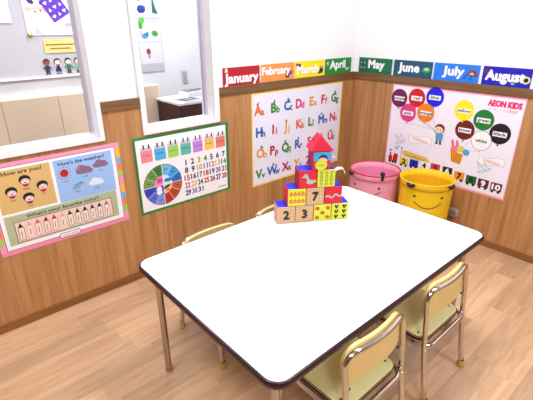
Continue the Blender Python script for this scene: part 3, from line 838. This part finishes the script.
def a_may(p, w_, h_):
    for v in (.066, .032):
        for u in (.022, .050): p.ell(u, v, .012, .013, q('#2a3a38'), 2); p.ell(u, v+.002, .007, .006, q('#b0c0b8'), 3)
    p.done('carp_picture')
def a_jun(p, w_, h_):
    p.ell(w_-.040, .052, .030, .018, q('#2fa04a'), 2, ang=10); p.ell(w_-.04, .056, .016, .008, q('#c0d8a0'), 3); p.line([(w_-.04, .05), (w_-.046, .016)], .005, q('#1c8a4a'), 2); p.done('leaf_picture')
def a_jul(p, w_, h_):
    p.ell(w_-.042, .042, .032, .032, q('#8a3a2a'), 2, 14, 0, 180, ang=-15); p.ell(w_-.044, .046, .014, .014, q('#d8b890'), 3, 14, 0, 180); p.line([(w_-.042, .045), (w_-.052, .012)], .004, q('#2a1a1a'), 2); p.line([(w_-.09, .02), (w_-.07, .05)], .006, q('#14306a'), 2); p.done('parasol_picture')
def a_aug(p, w_, h_):
    for k in range(10):
        a = 2*PI*k/10; p.ell(w_-.024+.015*math.cos(a), .042+.015*math.sin(a), .007, .006, q('#e8dca0'), 6, 8)
    p.ell(w_-.024, .042, .012, .012, q('#1a1408'), 7); p.done('sunflower_picture'); p.ell(.020, .078, .016, .014, q('#5a2a5a'), 2); p.done('flower_picture'); p.ell(w_*.66, .018, .010, .008, q('#7ab09a'), 6); p.done('leaf_picture')
card('January', 'L', -1.2, -.928, 1.0005, 1.1035, '#b01428', .012, .245, 'crimson month card reading January, leftmost on the rail', a_jan, th=.050, tv=.018)
card('February', 'L', -.916, -.636, 1.0005, 1.1035, '#ea9448', .006, .235, 'orange month card reading February', a_feb, tv=.042, th=.044)
card('March', 'L', -.629, -.342, 1.0005, 1.1035, '#f2e20a', .020, .205, 'yellow month card reading March', a_mar, tv=.026)
card('April', 'L', -.333, -.047, 1.0005, 1.1035, '#148a2e', .050, .165, 'bright green month card reading April', a_apr, tv=.038)
card('May', 'R', .039, .315, 1.0005, 1.1035, '#0e6a4c', .085, .130, 'dark green month card reading May', a_may, tv=.036, th=.052)
card('June', 'R', .330, .611, 1.0005, 1.1035, '#0e5070', .040, .150, 'teal month card reading June', a_jun, tv=.034, th=.052)
card('July', 'R', .622, .907, 1.0005, 1.1035, '#1a7ae8', .062, .130, 'light blue month card reading July', a_jul, tv=.036, th=.050)
card('August', 'R', .924, 1.185, 1.0005, 1.1035, '#1414b4', .022, .205, 'deep blue month card reading August, rightmost on the rail', a_aug, tv=.030, th=.052)

# ------------------------------------------------------------------ adjoining room behind the windows
YB = 1.2
wb = thing('whiteboard', 'grey board on the far wall seen through the larger window', 'board', (-2.4, YB, 1.0))
MB().box((-.75, -.012, .012), (.95, -.0008, 1.1), pm('#b9b4bb', .5)).build('board_face', wb)
MB().box((-.75, -.030, -.006), (.95, -.0008, .010), M_FRAME).build('tray', wb, bevel=.002)
def flat(name, label, cat, x, y, z, w_, h_, cc, group=None):
    t = thing(name, label, cat, (x, y, z), 0, group)
    MB().box((0, -.001, 0), (w_, 0, h_), q(cc)).build('sheet', t)
    return t, Print((0, -.0012, 0), (1,0,0), (0,0,1), t)
yb = YB-.0165
t, p = flat('notice_paper', 'white notice sheet at the upper left through the larger window', 'paper', -2.16, yb, 1.338, .215, .30, '#f4f6fa')
for k in range(6): p.line([(.12, .06+.03*k), (.20, .06+.03*k)], .004, q('#b8c4d6'), 1)
p.done('printed_lines')
t, p = flat('picture_paper', 'large white paper with a pink smiling face drawing and a curled corner', 'paper', -1.868, yb-.0, 1.264, .36, .30, '#f4f5fa')
p.ell(.075, .168, .070, .052, q('#f2b8a6'), 1, 20, 180, 360)
p.ell(.075, .130, .050, .022, q('#f8e2c8'), 2); p.ell(.068, .140, .006, .006, q('#4a2418'), 3, 10); p.ell(.100, .146, .006, .006, q('#4a2418'), 3, 10)
p.ell(.05, .20, .022, .014, q('#2c2c60'), 1, ang=-30); p.ell(.115, .190, .016, .012, q('#8a6a5a'), 1); p.done('face_drawing')
for k in range(4): p.line([(.09, .045+.016*k), (.24, .045+.016*k)], .003, q('#ccd2e2'), 1)
p.ell(.262, .062, .030, .012, q('#f0a0b8'), 1); p.line([(.235, .03), (.245, .05), (.24, .02)], .003, q('#5aa08a'), 2); p.done('printed_lines')
p.poly([(.050, .06), (.044, .006), (.096, .004)], q('#b6bcd2'), 2); p.done('curled_corner')
t, p = flat('purple_card', 'purple card with white hearts pinned tilted over the white paper', 'card', -1.745, yb-.004, 1.352, .14, .0, '#6a3ac2')
for o_ in list(t.children): bpy.data.objects.remove(o_)
t.location = (-1.672, yb-.004, 1.425); t.rotation_euler = (0, math.radians(-30), 0)
MB().box((-.062, -.001, -.062), (.062, 0, .085), q('#5a2cb4')).build('sheet', t)
p = Print((0, -.0012, 0), (1,0,0), (0,0,1), t)
for i_ in range(3):
    for j_ in range(3):
        u, v = -.038+.038*i_, -.035+.045*j_
        if (i_+j_) % 2: p.poly([(u-.010, v-.009), (u+.010, v-.009), (u, v+.012)], WH, 1)
        else: p.ell(u-.005, v+.004, .007, .006, WH, 1, 10); p.ell(u+.005, v+.004, .007, .006, WH, 1, 10); p.poly([(u-.011, v+.002), (u, v-.011), (u+.011, v+.002)], WH, 2)
p.done('heart_pattern')
mg = MB().lathe([(0, 0), (.014, 0), (.016, .003), (.014, .009), (0, .011)], pm('#b8a468', .3, metal=.5), (0, 0, 0), 20).build('magnet')
mg.location = (-1.858, yb-.002, 1.268); mg.rotation_euler = (PI/2, 0, 0); tag(mg, 'round golden magnet at the lower left corner of the white paper', 'magnet')
t, p = flat('caption_card', 'yellow caption card with two lines of small print on the grey board', 'card', -1.787, yb, 1.152, .232, .086, '#e8c878')
for v, a, b_ in ((.052, .012, .205), (.028, .035, .165)):
    u = a; random.seed(int(v*1000))
    while u < b_:
        wl = random.uniform(.006, .014); p.rect(u, v-.004, u+wl, v+.004, q('#5a4218'), 1); u += wl+.0025
p.done('printed_lines')
kids = [(-1.793, '#2a1c14', '#8a4a2e', '#16364a', 'leftmost cut-out child figure in dark blue on the grey board'),
        (-1.724, '#4a1a1c', '#f4d8cc', '#1e1c62', 'cut-out child figure in a navy dress on the grey board'),
        (-1.655, '#10141c', '#e4dcc4', '#1c7a54', 'cut-out child figure in a green jacket on the grey board'),
        (-1.592, '#2c241c', '#f0d4c0', '#7ab49a', 'rightmost cut-out child figure in pale green on the grey board')]
for k, (x, hair, skin, cl, lb) in enumerate(kids):
    t = thing('paper_figure', lb, 'paper figure', (x, yb, 1.014), 0, 'cut-out children on the grey board')
    p = Print((0, -.0008, 0), (1,0,0), (0,0,1), t)
    p.ell(0, .084, .022, .020, q(hair), 1); p.ell(.001, .078, .018, .0145, q(skin), 2)
    if k == 1: p.ell(0, .076, .024, .024, q(hair), 1)
    p.done('head')
    if k == 1: p.poly([(-.020, .018), (.020, .018), (.010, .056), (-.010, .056)], q(cl), 1); p.line([(-.010, .052), (-.024, .070)], .006, q(skin), 1); p.line([(.010, .052), (.024, .070)], .006, q(skin), 1)
    else:
        p.rr(-.014, .022, .014, .060, .008, q(cl), 1); p.line([(-.012, .054), (-.028, .040)], .007, q(cl), 1); p.line([(.012, .054), (.030, .038)], .007, q(cl), 1)
        p.rect(-.012, .010, -.002, .024, q('#14203a'), 1); p.rect(.002, .010, .012, .024, q('#14203a'), 1)
    p.ell(-.008, .006, .008, .004, q('#2a2a2a'), 1, 10); p.ell(.009, .006, .008, .004, q('#2a2a2a'), 1, 10); p.done('body')

# beige padded partition
M_BEIGE = pm('#d4bfa6', .6)
pt = thing('padded_partition', 'beige padded low partition with vertical seams beyond the windows', 'partition', (-2.2, .78, 0))
b = MB()
x = -1.25
xs = [-1.25, -.60, -.29, .013, .31, .97]
for a, b2 in zip(xs[:-1], xs[1:]):
    MB().box((a+.0004, -.06, 0.06), (b2-.0004, .06, .945), M_BEIGE).build('cushion_panel', pt, bevel=.006, seg=3)
MB().box((-1.25, -.05, 0), (.97, .05, .06), M_DARKWOOD).build('plinth', pt)
# dark brown cabinet with papers
cb = thing('cabinet', 'dark brown cabinet under paper piles seen through the smaller window', 'cabinet', (-1.256, .40, 0))
MB().box((0, .006, .05), (.62, .31, .845), pm('#2c0808', .6)).build('cabinet_body', cb, bevel=.002)
MB().box((-.006, 0, .845), (.626, .314, .860), pm('#e0dada', .4)).build('cabinet_top', cb, bevel=.002)
for k in range(2): 
    d_ = MB().box((.004+.309*k, -.006, .06), (.307+.309*k, .006, .835), pm('#300a0a', .6)).build('door', cb, bevel=.002)
    MB().tube([(.29+.04*k, -.012, .4), (.29+.04*k, -.012, .5)], .004, M_CHROME, 8).build('handle', d_)
MB().box((.02, .02, 0), (.60, .30, .05), M_BLACK).build('plinth', cb)
random.seed(3)
pl = [(.070, .235, .11, .12, 6, 0, '#f2f0f4', 'small white sheet pile at the left rear of the dark cabinet'),
      (.115, .085, .17, .12, 10, 1, '#e8e8ee', 'printed sheets with dark pictures at the near corner of the dark cabinet'),
      (.315, .08, .17, .12, -6, 2, '#dcdce4', 'grey sheet pile at the right end of the dark cabinet'),
      (.255, .235, .20, .11, 6, 3, '#f4f4f8', 'thick paper stack at the back of the dark cabinet')]
for x, y, w_, d_, a, k, cc, lb in pl:
    t = thing('paper_pile', lb, 'papers', (-1.256+x, .40+y, .8602 + (0 if k != 3 else 0)), math.radians(a), 'paper piles on the dark cabinet')
    hgt = (.004, .006, .006, .035)[k]
    z_ = 0 if k in (0, 3) else .0
    for j in range(3): MB().box((-w_/2+.004*j, -d_/2-.003*j, hgt/3*j), (w_/2+.004*j, d_/2-.003*j, hgt/3*(j+1)-.0003), q(cc)).build('sheet', t)
    if k in (1, 2, 3):
        p = Print((-w_/2+.01, -d_/2, hgt), (1,0,0), (0,1,0), t)
        for jj in range(4):
            for ii in range(3): p.rect(.004+ii*(w_-.02)/3, .008+jj*.026, (ii+.92)*(w_-.02)/3, .030+jj*.026, q(random.choice(['#2c2c34','#4a4a54','#70707a','#1c1c24'])), 1)
        p.done('printed_pictures')

# hanging craft sheets seen through the smaller window
hb = thing('craft_board', 'narrow hanging white board of colourful paper craft sheets through the smaller window', 'board', (-1.118, YB, .98))
MB().box((0, -.008, 0), (.198, -.0005, .72), q('#c6c4d0')).build('backing', hb, bevel=.001)
p = Print((0, -.009, 0), (1,0,0), (0,0,1), hb)
for v0 in (.060, .222, .400, .56):
    p.rect(.006, v0, .192, v0+.156, q('#e6e4ee'), 1); p.done('craft_sheet')
p.ell(.075, .150, .018, .024, q('#8a3a5a'), 3); p.ell(.078, .118, .010, .020, q('#c88aa0'), 3); p.done('red_shape')
p.ell(.062, .265, .030, .020, q('#3a9ad0'), 3, ang=20); p.poly([(.05, .27), (.09, .30), (.085, .26)], q('#2a7ab8'), 4); p.done('blue_shape')
p.ell(.142, .280, .028, .022, q('#4ab040'), 3, ang=-20); p.ell(.142, .280, .012, .008, q('#2a8a30'), 4); p.done('green_shape')
p.ell(.040, .368, .032, .022, q('#58c030'), 3, ang=40); p.ell(.030, .335, .016, .024, q('#3c9c2c'), 3)
p.rect(.020, .255, .045, .305, q('#c8c4cc'), 2); p.done('tree_shape')
for k in range(4): p.line([(.085+.022*k, .355), (.095+.022*k, .372)], .005, q('#8a8aa0'), 3)
p.done('pencil_marks')
p.ell(.050, .450, .034, .028, q('#1c2c9c'), 3); p.ell(.045, .44, .016, .010, q('#141c70'), 4); p.done('navy_shape')
p.ring(.105, .490, .030, .036, q('#b0a8b8'), 3); p.done('circle_drawing')
p.poly([(.135, .425), (.185, .415), (.165, .47), (.15, .53), (.178, .56), (.135, .56), (.142, .50)], q('#1e6a5c'), 3); p.done('teal_shape')
p.ell(.05, .52, .026, .010, q('#d86a8a'), 3, ang=30); p.ell(.04, .56, .02, .016, q('#f0a040'), 3); p.done('orange_shape')
# light switch
sw = thing('light_switch', 'white wall switch plate beyond the smaller window', 'light switch', (-.738, YB, .918))
MB().box((-.026, -.008, -.052), (.026, -.0005, .052), q('#c9c6c6')).build('switch_plate', sw, bevel=.003)
for k in range(3): MB().box((-.013, -.011, -.034+.024*k), (.013, -.008, -.014+.024*k), q('#b4b0b0')).build('switch_button', sw)

# ------------------------------------------------------------------ camera and world
cam = bpy.data.cameras.new('camera'); co = bpy.data.objects.new('camera', cam); COL.objects.link(co)
cam.sensor_fit = 'HORIZONTAL'; cam.sensor_width = 36; cam.lens = 413.947*36/533; cam.clip_start = .05
yaw, pit, rol = .721763, .406938, -.00287
F = Vector((math.sin(yaw)*math.cos(pit), math.cos(yaw)*math.cos(pit), -math.sin(pit)))
R = Vector((math.cos(yaw), -math.sin(yaw), 0)); U = R.cross(F)
R2 = R*math.cos(rol)+U*math.sin(rol); U2 = -R*math.sin(rol)+U*math.cos(rol)
mt = Matrix((R2, U2, -F)).transposed().to_4x4(); mt.translation = (-2.6128, -1.97479, 1.34221)
co.matrix_world = mt
SC.camera = co
wd = bpy.data.worlds.new('world'); SC.world = wd; wd.use_nodes = True
wd.node_tree.nodes['Background'].inputs[0].default_value = (.9, .93, 1, 1); wd.node_tree.nodes['Background'].inputs[1].default_value = .5
SC.view_settings.view_transform = 'Standard'; SC.view_settings.look = 'None'; SC.view_settings.gamma = 1
SC.view_settings.use_curve_mapping = False
SC.view_settings.exposure = -0.42
